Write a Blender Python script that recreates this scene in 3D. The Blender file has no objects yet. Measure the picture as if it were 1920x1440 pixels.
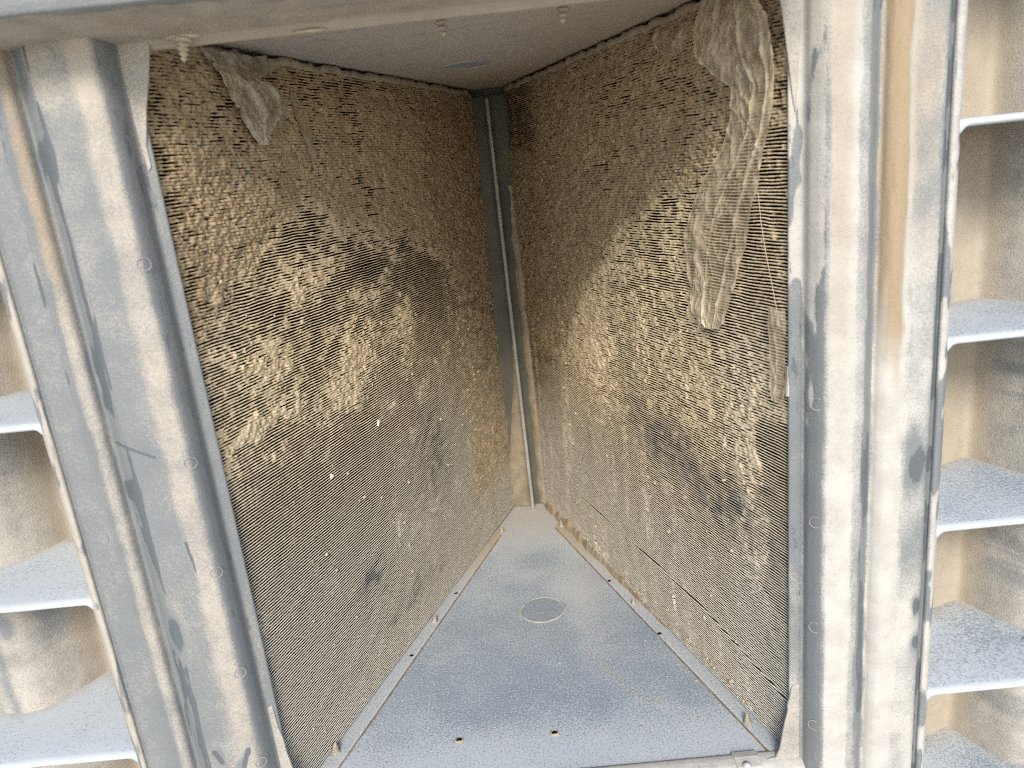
import bpy, bmesh, math, random
import numpy as np
from mathutils import Vector, Matrix

# ------------------------------------------------------------------ scene, camera, light
SC = bpy.context.scene
COL = SC.collection
SC.render.engine = 'CYCLES'
SC.cycles.use_denoising = False
SC.cycles.filter_width = 1.0
SC.cycles.max_bounces = 8
SC.cycles.diffuse_bounces = 5
SC.cycles.transparent_max_bounces = 12
SC.view_settings.view_transform = 'Standard'
SC.view_settings.look = 'None'
SC.view_settings.exposure = 1.27
SC.view_settings.gamma = 1.0

CAM = Vector((0.0216, -0.6202, 0.5911))
cd = bpy.data.cameras.new('camera')
cam = bpy.data.objects.new('camera', cd)
COL.objects.link(cam)
cd.sensor_width = 36.0
cd.lens = 1398.3 / 1920 * 36
cd.clip_start = 0.01
cd.clip_end = 200
cd.dof.use_dof = True
cd.dof.focus_distance = 0.84
cd.dof.aperture_fstop = 6.0
cr, cu, cf = (Vector((0.99473, -0.01304, -0.10166)), Vector((0.10138, 0.27090, 0.95726)), Vector((-0.01506, 0.96252, -0.27079)))
m3 = Matrix((cr, cu, -cf)).transposed()
cam.matrix_world = Matrix.Translation(CAM) @ m3.to_4x4()
SC.camera = cam

SUN_EL, SUN_AZ = math.radians(34), math.radians(-3)      # azimuth measured from -Y (behind the camera) towards +X
w = bpy.data.worlds.new('World')
SC.world = w
w.use_nodes = True
nt = w.node_tree
nt.nodes.clear()
wo = nt.nodes.new('ShaderNodeOutputWorld')
bg = nt.nodes.new('ShaderNodeBackground')
sk = nt.nodes.new('ShaderNodeTexSky')
sk.sky_type = 'NISHITA'
sk.sun_disc = False
sk.sun_elevation = SUN_EL
sk.sun_rotation = math.pi + math.radians(-3)
sk.dust_density = 1.0
sk.air_density = 1.0
sk.ozone_density = 1.0
bg.inputs['Strength'].default_value = 0.10
nt.links.new(sk.outputs[0], bg.inputs[0])
nt.links.new(bg.outputs[0], wo.inputs[0])
sd = bpy.data.lights.new('sun', 'SUN')
sd.energy = 1.5
sd.angle = math.radians(16)
sd.color = (1.0, 0.915, 0.785)
sun = bpy.data.objects.new('sun', sd)
COL.objects.link(sun)
sdir = Vector((math.sin(SUN_AZ) * math.cos(SUN_EL), -math.cos(SUN_AZ) * math.cos(SUN_EL), math.sin(SUN_EL)))
sun.rotation_euler = sdir.to_track_quat('Z', 'Y').to_euler()

# ------------------------------------------------------------------ numpy noise
def _h(ix, iy, seed):
    n = (ix.astype(np.int64) * 374761393 + iy.astype(np.int64) * 668265263 + seed * 1274126177) & 0x7fffffff
    n = ((n ^ (n >> 13)) * 1274126177) & 0x7fffffff
    n = ((n ^ (n >> 16)) * 2246822519) & 0x7fffffff
    return ((n ^ (n >> 15)) & 0xffff) / 65535.0

def vn(x, y, seed=0):
    ix, iy = np.floor(x), np.floor(y)
    fx, fy = x - ix, y - iy
    fx = fx * fx * (3 - 2 * fx); fy = fy * fy * (3 - 2 * fy)
    ix = ix.astype(np.int64); iy = iy.astype(np.int64)
    a, b = _h(ix, iy, seed), _h(ix + 1, iy, seed)
    c, d = _h(ix, iy + 1, seed), _h(ix + 1, iy + 1, seed)
    return (a * (1 - fx) + b * fx) * (1 - fy) + (c * (1 - fx) + d * fx) * fy

def fbm(x, y, o=3, seed=0):
    t = np.zeros(np.broadcast(x, y).shape); a = 0.5; s = 0
    for i in range(o):
        t += a * vn(x * 2 ** i, y * 2 ** i, seed + 17 * i); s += a; a *= 0.5
    return t / s

def sst(a, b, x):
    t = np.clip((x - a) / (b - a), 0, 1)
    return t * t * (3 - 2 * t)

def blob(s, z, s0, z0, rs, rz):
    return np.exp(-(((s - s0) / rs) ** 2 + ((z - z0) / rz) ** 2))

# ------------------------------------------------------------------ object helpers
def link(name, me, mat, parent=None, smooth=False):
    o = bpy.data.objects.new(name, me)
    COL.objects.link(o)
    if mat is not None: me.materials.append(mat)
    if parent is not None: o.parent = parent
    if smooth: me.shade_smooth()
    return o

def thing(name, label, cat, group=None, loc=(0, 0, 0)):
    o = bpy.data.objects.new(name, None)
    COL.objects.link(o)
    o.location = loc
    o.empty_display_size = 0.05
    tag(o, label, cat, group)
    return o

def tag(o, label, cat, group=None):
    o['label'] = label; o['category'] = cat
    if group: o['group'] = group

def grid_mesh(name, P, attrs=None, flip=False):
    """P: (rows, cols, 3) array -> quad mesh with float point attributes."""
    r, c = P.shape[:2]
    idx = np.arange(r * c).reshape(r, c)
    q = np.stack([idx[:-1, :-1], idx[:-1, 1:], idx[1:, 1:], idx[1:, :-1]], -1).reshape(-1, 4)
    if flip: q = q[:, ::-1]
    me = bpy.data.meshes.new(name)
    me.vertices.add(r * c)
    me.vertices.foreach_set('co', np.ascontiguousarray(P.reshape(-1), dtype=np.float32))
    me.loops.add(q.size)
    me.loops.foreach_set('vertex_index', np.ascontiguousarray(q.reshape(-1), dtype=np.int32))
    me.polygons.add(len(q))
    me.polygons.foreach_set('loop_start', np.arange(0, q.size, 4, dtype=np.int32))
    me.update(calc_edges=True)
    for k, v in (attrs or {}).items():
        a = me.attributes.new(k, 'FLOAT', 'POINT')
        a.data.foreach_set('value', np.ascontiguousarray(np.broadcast_to(v, (r, c)).reshape(-1), dtype=np.float32))
    me.validate()
    return me

def bm_mesh(name, bm):
    me = bpy.data.meshes.new(name)
    bmesh.ops.recalc_face_normals(bm, faces=bm.faces)
    bm.to_mesh(me); bm.free()
    return me

def add_prism(bm, poly, z0, z1):
    """poly: list of (x, y) -> closed prism between two heights."""
    lo = [bm.verts.new((x, y, z0)) for x, y in poly]
    hi = [bm.verts.new((x, y, z1)) for x, y in poly]
    bm.faces.new(lo[::-1]); bm.faces.new(hi)
    n = len(poly)
    for i in range(n):
        bm.faces.new((lo[i], lo[(i + 1) % n], hi[(i + 1) % n], hi[i]))

def add_hull(bm, a, b):
    """a, b: equal length loops of 3D points, joined into a closed solid."""
    A = [bm.verts.new(p) for p in a]; B = [bm.verts.new(p) for p in b]
    bm.faces.new(A[::-1]); bm.faces.new(B)
    n = len(A)
    for i in range(n):
        bm.faces.new((A[i], A[(i + 1) % n], B[(i + 1) % n], B[i]))

def add_lathe(bm, prof, n=14, ox=0, oy=0, oz=0, axis=None):
    rings = []
    for r, h in prof:
        ring = [Vector((r * math.cos(2 * math.pi * i / n), r * math.sin(2 * math.pi * i / n), h)) for i in range(n)]
        if axis is not None: ring = [axis @ v for v in ring]
        rings.append([bm.verts.new(v + Vector((ox, oy, oz))) for v in ring])
    for a, b in zip(rings[:-1], rings[1:]):
        for i in range(n):
            bm.faces.new((a[i], a[(i + 1) % n], b[(i + 1) % n], b[i]))
    bm.faces.new(rings[0][::-1]); bm.faces.new(rings[-1])

def add_tube(bm, pts, r, n=6):
    rings = []
    for i, p in enumerate(pts):
        p = Vector(p)
        t = (Vector(pts[min(i + 1, len(pts) - 1)]) - Vector(pts[max(i - 1, 0)])).normalized()
        u = t.cross(Vector((0.3, 0.2, 1))).normalized(); v = t.cross(u)
        rings.append([bm.verts.new(p + r * (math.cos(2 * math.pi * k / n) * u + math.sin(2 * math.pi * k / n) * v)) for k in range(n)])
    for a, b in zip(rings[:-1], rings[1:]):
        for k in range(n):
            bm.faces.new((a[k], a[(k + 1) % n], b[(k + 1) % n], b[k]))
    bm.faces.new(rings[0][::-1]); bm.faces.new(rings[-1])

def bevel(o, wd, seg=2):
    m = o.modifiers.new('bevel', 'BEVEL'); m.width = wd; m.segments = seg; m.limit_method = 'ANGLE'
    m.angle_limit = math.radians(40)
    return o

# ------------------------------------------------------------------ materials
class NB:
    def __init__(s, name):
        s.m = bpy.data.materials.new(name); s.m.use_nodes = True
        s.t = s.m.node_tree; s.t.nodes.clear()
        s.out = s.n('ShaderNodeOutputMaterial'); s.b = s.n('ShaderNodeBsdfPrincipled')
        s.l(s.b.outputs[0], s.out.inputs[0])
        s.tc = s.n('ShaderNodeTexCoord').outputs['Object']
    def n(s, t, **k):
        o = s.t.nodes.new(t)
        for a, v in k.items(): setattr(o, a, v)
        return o
    def l(s, a, b): s.t.links.new(a, b)
    def val(s, sock, v):
        if hasattr(v, 'links'): s.l(v, sock)
        else: sock.default_value = v
    def noise(s, scale, detail=4, rough=0.6, stretch=(1, 1, 1), dist=0.0):
        mp = s.n('ShaderNodeMapping'); mp.inputs['Scale'].default_value = stretch
        s.l(s.tc, mp.inputs[0])
        o = s.n('ShaderNodeTexNoise')
        o.inputs['Scale'].default_value = scale; o.inputs['Detail'].default_value = detail
        o.inputs['Roughness'].default_value = rough; o.inputs['Distortion'].default_value = dist
        s.l(mp.outputs[0], o.inputs['Vector'])
        return o.outputs[0]
    def math(s, op, a, b=0.0, c=0.0):
        o = s.n('ShaderNodeMath', operation=op)
        s.val(o.inputs[0], a); s.val(o.inputs[1], b); s.val(o.inputs[2], c)
        return o.outputs[0]
    def ramp(s, v, a, b):
        o = s.n('ShaderNodeMapRange', interpolation_type='SMOOTHSTEP')
        s.val(o.inputs[0], v); o.inputs[1].default_value = a; o.inputs[2].default_value = b
        return o.outputs[0]
    def mix(s, f, a, b):
        o = s.n('ShaderNodeMix', data_type='RGBA')
        s.val(o.inputs[0], f)
        for i, v in ((6, a), (7, b)):
            if hasattr(v, 'links'): s.l(v, o.inputs[i])
            else: o.inputs[i].default_value = (*v, 1)
        return o.outputs[2]
    def attr(s, nm):
        o = s.n('ShaderNodeAttribute'); o.attribute_name = nm
        return o.outputs['Fac']
    def bump(s, h, st, d=0.001):
        o = s.n('ShaderNodeBump'); o.inputs['Strength'].default_value = st; o.inputs['Distance'].default_value = d
        s.l(h, o.inputs['Height']); s.l(o.outputs[0], s.b.inputs['Normal'])
    def fin(s, col, rough=0.9, spec=0.3, metal=0.0):
        s.val(s.b.inputs['Base Color'], col if hasattr(col, 'links') else (*col, 1))
        s.val(s.b.inputs['Roughness'], rough); s.val(s.b.inputs['Specular IOR Level'], spec)
        s.val(s.b.inputs['Metallic'], metal)
        return s.m

PAINT = (0.17, 0.185, 0.20)
PALE = (0.45, 0.44, 0.415)
SAND = (0.50, 0.40, 0.27)

def mat_coil():
    b = NB('dusty_coil')
    n1 = b.noise(900, 3); n2 = b.noise(60, 4)
    dust = b.mix(b.ramp(n2, 0.3, 0.7), (0.57, 0.46, 0.305), (0.70, 0.58, 0.40))
    crust = b.mix(b.ramp(n2, 0.3, 0.7), (0.30, 0.22, 0.135), (0.41, 0.31, 0.195))
    grey = b.mix(b.ramp(n1, 0.3, 0.7), (0.55, 0.53, 0.47), (0.69, 0.665, 0.59))
    tone = b.attr('tone'); pale = b.attr('pale')
    d = b.mix(tone, dust, crust)
    d = b.mix(pale, d, grey)
    bare = b.mix(b.attr('metal'), b.mix(n1, (0.013, 0.0125, 0.012), (0.034, 0.032, 0.030)), b.mix(n1, (0.22, 0.22, 0.215), (0.33, 0.325, 0.31)))  # groove rows painted near-black for shade; bare metal on fin fronts is grey
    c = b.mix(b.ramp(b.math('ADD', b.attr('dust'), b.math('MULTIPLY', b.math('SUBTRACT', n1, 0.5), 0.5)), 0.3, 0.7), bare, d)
    b.bump(n1, 0.35, 0.0008)
    return b.fin(c, 0.95, 0.1)

def mat_frame():
    b = NB('dusty_grey_paint')
    n1 = b.noise(520, 3, 0.75); n2 = b.noise(38, 6, 0.65); n3 = b.noise(14, 5, 0.6, (1, 1, 0.35), 0.6)
    dust = b.mix(b.ramp(n2, 0.35, 0.65), PALE, (0.53, 0.52, 0.49))
    dust = b.mix(b.attr('sand'), dust, b.mix(n1, (0.29, 0.22, 0.14), (0.40, 0.315, 0.21)))
    k = b.math('ADD', b.attr('dust'), b.math('MULTIPLY', b.math('SUBTRACT', n2, 0.5), 0.5))
    k = b.math('ADD', k, b.math('MULTIPLY', b.math('SUBTRACT', n3, 0.5), 0.5))
    k = b.math('ADD', k, b.math('MULTIPLY', b.math('SUBTRACT', n1, 0.5), 1.3))
    k = b.ramp(k, 0.02, 0.98)
    paint = b.mix(n2, PAINT, (0.225, 0.24, 0.25))
    wp = b.ramp(b.math('ADD', b.attr('wipe'), b.math('MULTIPLY', b.math('SUBTRACT', b.math('ADD', b.noise(150, 5, 0.7, (1, 1, 0.25)), b.math('MULTIPLY', n1, 0.6)), 0.80), 0.9)), 0.44, 0.60)
    k = b.math('MULTIPLY', k, b.math('SUBTRACT', 1.0, b.math('MULTIPLY', wp, 0.92)))
    paint = b.mix(wp, paint, (0.115, 0.13, 0.145))
    c = b.mix(k, paint, dust)
    b.bump(b.math('ADD', n1, b.math('MULTIPLY', k, 1.2)), 0.4, 0.001)
    return b.fin(c, b.math('MULTIPLY_ADD', k, 0.5, 0.38), 0.4)

def mat_simple(name, c0, c1, s1=40, s2=600, rough=0.85, spec=0.3, spk=0.25, bump=0.2, stretch=(1, 1, 1)):
    b = NB(name)
    n1 = b.noise(s1, 6, 0.6, stretch); n2 = b.noise(s2, 3, 0.7)
    f = b.ramp(b.math('ADD', n1, b.math('MULTIPLY', b.math('SUBTRACT', n2, 0.5), spk * 2)), 0.32, 0.68)
    c = b.mix(f, c0, c1)
    b.bump(n2, bump, 0.0008)
    return b.fin(c, rough, spec)

def mat_panel():
    """floor / ceiling sheet: grey-blue paint under speckled dust; 'dust' raises the cover"""
    b = NB('speckled_panel')
    n1 = b.noise(16, 5, 0.6); n2 = b.noise(420, 2, 0.6); n3 = b.noise(1500, 2, 0.6)
    k = b.math('ADD', b.attr('dust'), b.math('MULTIPLY', b.math('SUBTRACT', n1, 0.5), 0.35))
    k = b.math('ADD', k, b.math('MULTIPLY', b.math('SUBTRACT', n2, 0.5), 1.5))
    k = b.math('ADD', k, b.math('MULTIPLY', b.math('SUBTRACT', n3, 0.5), 0.4))
    k = b.ramp(k, 0.2, 0.8)
    paint = b.mix(n1, (0.20, 0.25, 0.31), (0.27, 0.325, 0.39))
    dust = b.mix(b.attr('sand'), (0.50, 0.545, 0.59), (0.42, 0.345, 0.25))  # dust coloured blue for the reflected sky, brown where sandy
    c = b.mix(k, paint, dust)
    b.bump(b.math('ADD', n2, n3), 0.25, 0.0006)
    return b.fin(c, 0.62, 0.45)

def mat_film(name='dusty_plastic_film', c0=(0.46, 0.375, 0.26), c1=(0.62, 0.53, 0.40)):
    b = NB(name)
    n1 = b.noise(55, 5, 0.65); n2 = b.noise(500, 3, 0.7)
    c = b.mix(b.ramp(n1, 0.3, 0.7), c0, c1)
    b.bump(n2, 0.2, 0.0006)
    b.fin(c, b.math('MULTIPLY_ADD', n1, 0.35, 0.08), 0.6)
    tr = b.n('ShaderNodeBsdfTransparent'); mx = b.n('ShaderNodeMixShader')
    f = b.math('ADD', b.attr('film'), b.math('MULTIPLY', b.math('SUBTRACT', b.math('ADD', n1, b.math('MULTIPLY', n2, 0.5)), 0.75), 0.7))
    f = b.math('MINIMUM', b.math('MAXIMUM', f, 0.08), 0.97)
    b.l(f, mx.inputs[0]); b.l(tr.outputs[0], mx.inputs[1]); b.l(b.b.outputs[0], mx.inputs[2])
    b.l(mx.outputs[0], b.out.inputs[0])
    return b.m

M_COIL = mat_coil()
M_FRAME = mat_frame()
M_PANEL = mat_panel()
M_FILM = mat_film()
M_CLUMP = mat_simple('dust_clump', (0.40, 0.32, 0.22), (0.54, 0.45, 0.32), 80, 900, 0.95, 0.1)
M_BROWN = mat_simple('brown_dust', (0.25, 0.20, 0.14), (0.36, 0.295, 0.215), 60, 900, 0.95, 0.1)
M_CASE = mat_simple('coil_casing', (0.10, 0.105, 0.105), (0.34, 0.29, 0.22), 30, 600, 0.8)
M_LIP = mat_simple('dusted_lip', (0.28, 0.235, 0.175), (0.42, 0.36, 0.275), 60, 700, 0.9, 0.2)
M_RIM = mat_simple('rim_dust', (0.34, 0.335, 0.32), (0.50, 0.47, 0.42), 60, 700, 0.9, 0.2)
M_SCREW = mat_simple('lit_dusted_screw', (0.42, 0.37, 0.285), (0.58, 0.52, 0.42), 160, 900, 0.8, 0.3)  # dusty beige, lightened so the ceiling screws look lit
M_ZINC = mat_simple('bare_steel_edge', (0.45, 0.46, 0.47), (0.58, 0.57, 0.55), 60, 900, 0.45, 0.5)
M_EDGE = mat_simple('pale_edge', (0.24, 0.24, 0.23), (0.34, 0.325, 0.29), 40, 700, 0.6, 0.4)  # lighter grey for the front edge of the corner post
M_HOLE = mat_simple('dark_void', (0.012, 0.012, 0.013), (0.02, 0.02, 0.02), 60, 600, 1.0, 0.0)
M_BACK = mat_simple('beige_dusted_back', (0.33, 0.27, 0.185), (0.47, 0.395, 0.285), 12, 500, 0.9, 0.2, 0.35, 0.3, (1, 1, 0.3))
M_POST = mat_simple('corner_post_paint', (0.080, 0.080, 0.069), (0.13, 0.122, 0.10), 14, 500, 0.85, 0.2)
M_WHITE = mat_simple('white_flake', (0.72, 0.72, 0.70), (0.82, 0.82, 0.80), 200, 900)
M_STRAW = mat_simple('straw', (0.50, 0.43, 0.31), (0.60, 0.52, 0.39), 200, 900)
M_GROUND = mat_simple('concrete_ground', (0.46, 0.42, 0.35), (0.58, 0.53, 0.45), 3, 60, 0.95, 0.2)

# ------------------------------------------------------------------ ground
H = 0.725
gm = bpy.data.meshes.new('ground')
bm = bmesh.new()
bmesh.ops.create_grid(bm, x_segments=4, y_segments=4, size=60, matrix=Matrix.Translation((0, 0, -0.55)))
bm.to_mesh(gm); bm.free()
g = link('ground', gm, M_GROUND); g['kind'] = 'structure'

# ------------------------------------------------------------------ coils
PITCH = 0.00292
NF = 244
Z0 = 0.004

def coil_frame(side):
    a = np.array((-0.25, 0.0)) if side == 'l' else np.array((0.25, 0.0))
    e = np.array((-0.0143, 0.65)) if side == 'l' else np.array((0.0361, 0.65))
    t = (e - a); S = np.hypot(*t); t = t / S
    n = np.array((t[1], -t[0])) if side == 'l' else np.array((-t[1], t[0]))
    return a, t, n, S

def wall_pt(side, s, z, off):
    a, t, n, S = coil_frame(side)
    s, z, off = np.broadcast_arrays(np.asarray(s, float), np.asarray(z, float), np.asarray(off, float))
    return np.stack([a[0] + t[0] * s + n[0] * off, a[1] + t[1] * s + n[1] * off, z], -1)

def region(side, s, z):
    """how thick the dust sits (0 clean .. 1 caked), how brown, how pale-grey, how bare"""
    w1 = (fbm(s * 22, z * 22, 4, 5) - 0.5); w2 = (fbm(s * 70, z * 70, 3, 9) - 0.5)
    sw = s + 0.05 * w1 + 0.012 * w2; zw = z + 0.05 * (fbm(s * 20, z * 24, 4, 31) - 0.5) + 0.014 * w2
    if side == 'l':
        bs = np.array((0, 0.05, 0.12, 0.18, 0.25, 0.346, 0.457, 0.577, 0.70)); bz = np.array((0.48, 0.50, 0.555, 0.582, 0.562, 0.534, 0.493, 0.443, 0.40))
        up = sst(-0.022, 0.022, zw - np.interp(sw, bs, bz))
        T = 0.20 + 0.07 * sst(0.28, 0.36, zw)
        T += 0.74 * up
        T -= 0.30 * up * (1 - sst(0.01, 0.05, sw))                            # open rows beside the post
        T -= 0.22 * blob(sw, zw, 0.10, 0.665, 0.07, 0.035) + 0.25 * blob(sw, zw, 0.23, 0.66, 0.03, 0.05) + 0.3 * blob(sw, zw, 0.31, 0.63, 0.02, 0.08)
        T -= 0.30 * blob(sw, zw, 0.34, 0.70, 0.2, 0.012)
        T += 0.24 * (1 - up) * sst(0.30, 0.44, zw) * (1 - sst(0.30, 0.42, sw)) * (0.2 + 1.3 * vn(s * 26, z * 40, 77))
        T += 0.50 * blob(sw, zw, 0.25, 0.40, 0.04, 0.03) + 0.42 * blob(sw, zw, 0.20, 0.375, 0.05, 0.03)
        T += 0.75 * blob(sw, zw, 0.045, 0.380, 0.055, 0.013) + 0.35 * blob(sw, zw, 0.06, 0.455, 0.06, 0.03) + 0.3 * blob(sw, zw, 0.17, 0.51, 0.06, 0.02)
        T += 0.40 * blob(sw, zw, 0.36, 0.40, 0.025, 0.05)
        back = sst(0.47, 0.56, sw) * sst(0.04, 0.12, z)
        T += 0.42 * back * (1 - up)
        T -= 0.22 * blob(sw, zw, 0.13, 0.478, 0.09, 0.020) + 0.34 * blob(sw, zw, 0.29, 0.497, 0.040, 0.013)
        T -= 0.16 * sst(0.34, 0.24, zw) * (1 - back)
        T += 1.5 * np.clip(fbm(s * 26, z * 34, 4, 66) - 0.54, 0, 0.25) * (1 - up) * (1 - back)
        bare = blob(sw, zw, 0.20, 0.125, 0.05, 0.022) + 0.8 * blob(sw, zw, 0.40, 0.22, 0.06, 0.09) + 0.8 * blob(sw, zw, 0.29, 0.497, 0.04, 0.013) \
            + 0.55 * blob(sw, zw, 0.12, 0.478, 0.08, 0.015) + 0.7 * blob(sw, zw, 0.27, 0.06, 0.16, 0.014) + 0.6 * blob(sw, zw, 0.0, 0.42, 0.05, 0.018)
        tone = np.clip(0.85 * up + 0.5 * back, 0, 1)
        pale = sst(0.42, 0.16, zw) * (1 - 0.9 * back) * 0.8
    else:
        bs = np.array((0, 0.10, 0.148, 0.263, 0.356, 0.416, 0.5, 0.70)); bz = np.array((0.60, 0.585, 0.561, 0.533, 0.478, 0.43, 0.33, 0.2))
        up = sst(-0.016, 0.016, zw - np.interp(sw, bs, bz))
        edge = 1 - sst(0.06, 0.13, sw)
        T = 0.68 + 0.28 * up
        T -= 0.27 * edge * sst(0.36, 0.44, z)                                # open rows beside the right post
        T += 0.10 * edge * up
        T -= 0.20 * blob(sw, zw, 0.16, 0.655, 0.07, 0.035) + 0.16 * blob(sw, zw, 0.28, 0.66, 0.08, 0.04)
        T -= 0.06 * blob(sw, zw, 0.22, 0.46, 0.09, 0.05) * (0.4 + vn(s * 30, z * 60, 3))
        T += 0.28 * blob(sw, zw, 0.42, 0.36, 0.06, 0.14) + 0.1 * blob(sw, zw, 0.33, 0.49, 0.06, 0.04)
        T += 0.16 * (fbm(s * 70, z * 8, 3, 12) - 0.5) * 2 * (1 - up)           # vertical runs
        low = sst(0.30, 0.17, zw + 0.25 * (0.3 - sw))
        T -= 0.44 * low
        T += 0.5 * low * np.clip(fbm(s * 60, z * 7, 3, 44) - 0.52, 0, 1) * 3
        T -= 0.45 * (1 - sst(0.028, 0.040, sw)) * sst(0.37, 0.34, z)            # clean strip beside the post
        cb = sst(0.55, 0.59, sw) * sst(0.60, 0.645, z)                        # clean back corner
        T -= 0.45 * cb
        T -= 0.3 * blob(sw, zw, 0.58, 0.53, 0.04, 0.02)
        bare = 0.85 * blob(sw, zw, 0.245, 0.275, 0.10, 0.045) + 0.7 * blob(sw, zw, 0.13, 0.235, 0.08, 0.05) + 0.5 * blob(sw, zw, 0.08, 0.26, 0.03, 0.05) \
            + 0.0 * cb + 0.5 * (1 - sst(0.025, 0.040, sw)) * sst(0.36, 0.33, z) + 0.5 * blob(sw, zw, 0.30, 0.34, 0.02, 0.05)
        T -= 0.5 * np.clip(bare, 0, 1) * (0.3 + 0.9 * vn(s * 90, z * 12, 8))
        bot = sst(0.035, 0.022, z + 0.01 * w1 * 2) * sst(0.05, 0.2, s)
        T += 0.30 * bot * sst(0.25, 0.5, s)
        tone = np.clip(0.9 * up + 0.55 * bot + 0.35 * sst(0.5, 0.6, sw), 0, 1)
        pale = sst(0.30, 0.12, zw) * 0.65 + 0.2 * edge * sst(0.5, 0.4, z)
    return np.clip(T, 0, 1.05), np.clip(tone, 0, 1), np.clip(pale, 0, 1), np.clip(bare, 0, 1), up

def build_coil(side, label):
    a, t, n, S = coil_frame(side)
    root = thing('condenser_coil', label, 'coil', 'finned coils of the bay', (a[0], a[1], 0))
    def pt(s, z, off): return wall_pt(side, s, z, off) - np.array((a[0], a[1], 0.0))
    u = np.linspace(0, 1, 325)
    s1 = S * (0.72 * u + 0.28 * u * u) - 0.003
    fr = np.array((0.06, 0.44, 0.525, 0.55, 0.735, 0.915, 0.945))                            # rows of one period: groove, groove, edge, nose, edge
    k = np.arange(NF)
    row_k = np.repeat(k, 7); row_f = np.tile(fr, NF)
    isg = np.tile(np.array((1, 1, 0, 0, 0, 0, 0)), NF)
    zr = Z0 + (row_k + row_f) * PITCH
    s, z = np.meshgrid(s1, zr)
    K = np.broadcast_to(row_k[:, None], s.shape); G = np.broadcast_to(isg[:, None], s.shape).astype(bool)
    zc = Z0 + (K + 0.25) * PITCH                                             # groove centre: rows of a groove share one state
    T, tone, pale, bare, up = region(side, s, np.where(G, zc, z))
    T = T + 0.30 * np.clip(vn(s / 0.006, zc / 0.012, 55) - 0.80, 0, 1) * 5 * (1 - up)
    # each groove is bridged in its own places
    mixl = sst(0.35, 0.65, fbm(s / 0.05, zc / 0.03, 2, 64)); ph = 31.7 * _h(K, K * 0, 3) * 50
    n_a = vn(s / 0.0034 + ph, K * 7.31, 21) * (1 - mixl) + vn(s / 0.0085 + ph, K * 7.31, 22) * mixl
    n_b = fbm(s / 0.011, zc / 0.010, 3, 61)
    n_c = vn(s / 0.0021, K * 3.7 + 0.5, 23)
    amp = sst(0.10, 0.46, T)
    q = T - 0.13 + amp * (0.72 * (n_a - 0.5) + 0.60 * (n_b - 0.5) + 0.32 * (n_c - 0.5))
    gfill = sst(0.50, 0.66, q)
    gsrc = gfill.reshape(NF, 7, -1); gup = np.repeat(gsrc[:, 0], 7, axis=0); gdn = np.repeat(np.concatenate([gsrc[1:, 0], gsrc[-1:, 0]], 0), 7, axis=0)
    lip = np.broadcast_to(np.tile(np.array((0, 0, 1, 0, 0, 0, 1)), NF)[:, None], s.shape)
    lump = fbm(s / 0.0045, z / 0.0042, 3, 71) - 0.5
    lump2 = fbm(s / 0.035, z / 0.03, 2, 73) - 0.5
    thick = sst(0.45, 0.95, T) * (1 - 0.5 * sst(0.2, 0.0, up) * sst(0.44, 0.5, s))
    crack = vn(s / 0.0026, z / 0.0040, 91) ; crack2 = vn(s / 0.006, z / 0.010, 92)
    crack3 = np.abs(fbm((s + 0.004 * n_b) / 0.007, z / 0.016, 2, 95) - 0.5)
    lump = lump * (0.62 if side == 'l' else 0.85)
    pit = thick * np.maximum(sst(0.22, 0.08, crack * (0.55 + 0.45 * crack2)), sst(0.020, 0.006, crack3) * sst(0.40, 0.55, crack2)) * sst(0.2, 0.8, up)
    face = thick * (0.0052 * lump + 0.0035 * lump2 + 0.0018 * (n_c - 0.5) + 0.0012) - 0.0034 * pit
    face -= np.clip(bare - 0.35, 0, 1) * 0.0007 * (0.5 + n_c)
    if side == 'r': face -= 0.0016 * np.exp(-((z - np.interp(s, (0, 0.14, 0.35, 0.61), (0.063, 0.084, 0.090, 0.084))) / 0.0017) ** 2) * sst(0.62, 0.5, s) * (0.35 + 0.9 * vn(s * 14, s * 0, 5))
    face += 0.0007 * (n_c - 0.5)
    depth = -0.0062 * (1 - gfill) + gfill * (face - 0.0007 * (1 - thick) - 0.00035)
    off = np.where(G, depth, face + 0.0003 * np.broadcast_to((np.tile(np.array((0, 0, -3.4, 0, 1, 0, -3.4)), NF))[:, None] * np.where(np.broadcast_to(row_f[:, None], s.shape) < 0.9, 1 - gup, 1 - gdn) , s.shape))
    # crooked fins
    kn = np.floor(s / 0.055 + 3 * fbm(s * 8, K / 14.0, 2, 7))
    calm = 0.55 + 0.45 * sst(0.25, 0.5, z)
    dz = calm * (0.0019 * (fbm(s * 16, z * 6, 3, 41) - 0.5) + 0.0012 * (vn(s * 55, K / 5.0, 43) - 0.5)) + 0.00045 * calm * (vn(s / 0.010, K * 5.1, 47) - 0.5)
    dz += 0.0022 * np.clip(bare, 0, 1) * (vn(s / 0.014, K * 0.35, 49) - 0.5)
    fat = np.clip(0.22 * (q - 0.25), -0.04, 0.14) * PITCH                    # dusty noses are fatter
    rr = np.broadcast_to(row_f[:, None], s.shape)
    dz = dz + np.where((rr > 0.5) & (rr < 0.6), -fat, 0) + np.where(rr > 0.9, fat, 0)
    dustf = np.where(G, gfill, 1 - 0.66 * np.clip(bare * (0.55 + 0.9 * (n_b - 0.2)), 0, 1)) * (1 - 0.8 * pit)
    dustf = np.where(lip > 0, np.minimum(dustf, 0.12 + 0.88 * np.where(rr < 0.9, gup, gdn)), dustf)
    P = pt(s, np.clip(z + dz, 0.002, H - 0.006), off)
    me = grid_mesh('fins', P, {'dust': dustf, 'tone': np.clip(tone + 0.5 * lump * thick, 0, 1), 'pale': pale, 'metal': np.where(G | (lip > 0), 0.0, 1.0)}, flip=(side == 'l'))  # metal off: groove and lip rows take the painted groove shade
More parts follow.
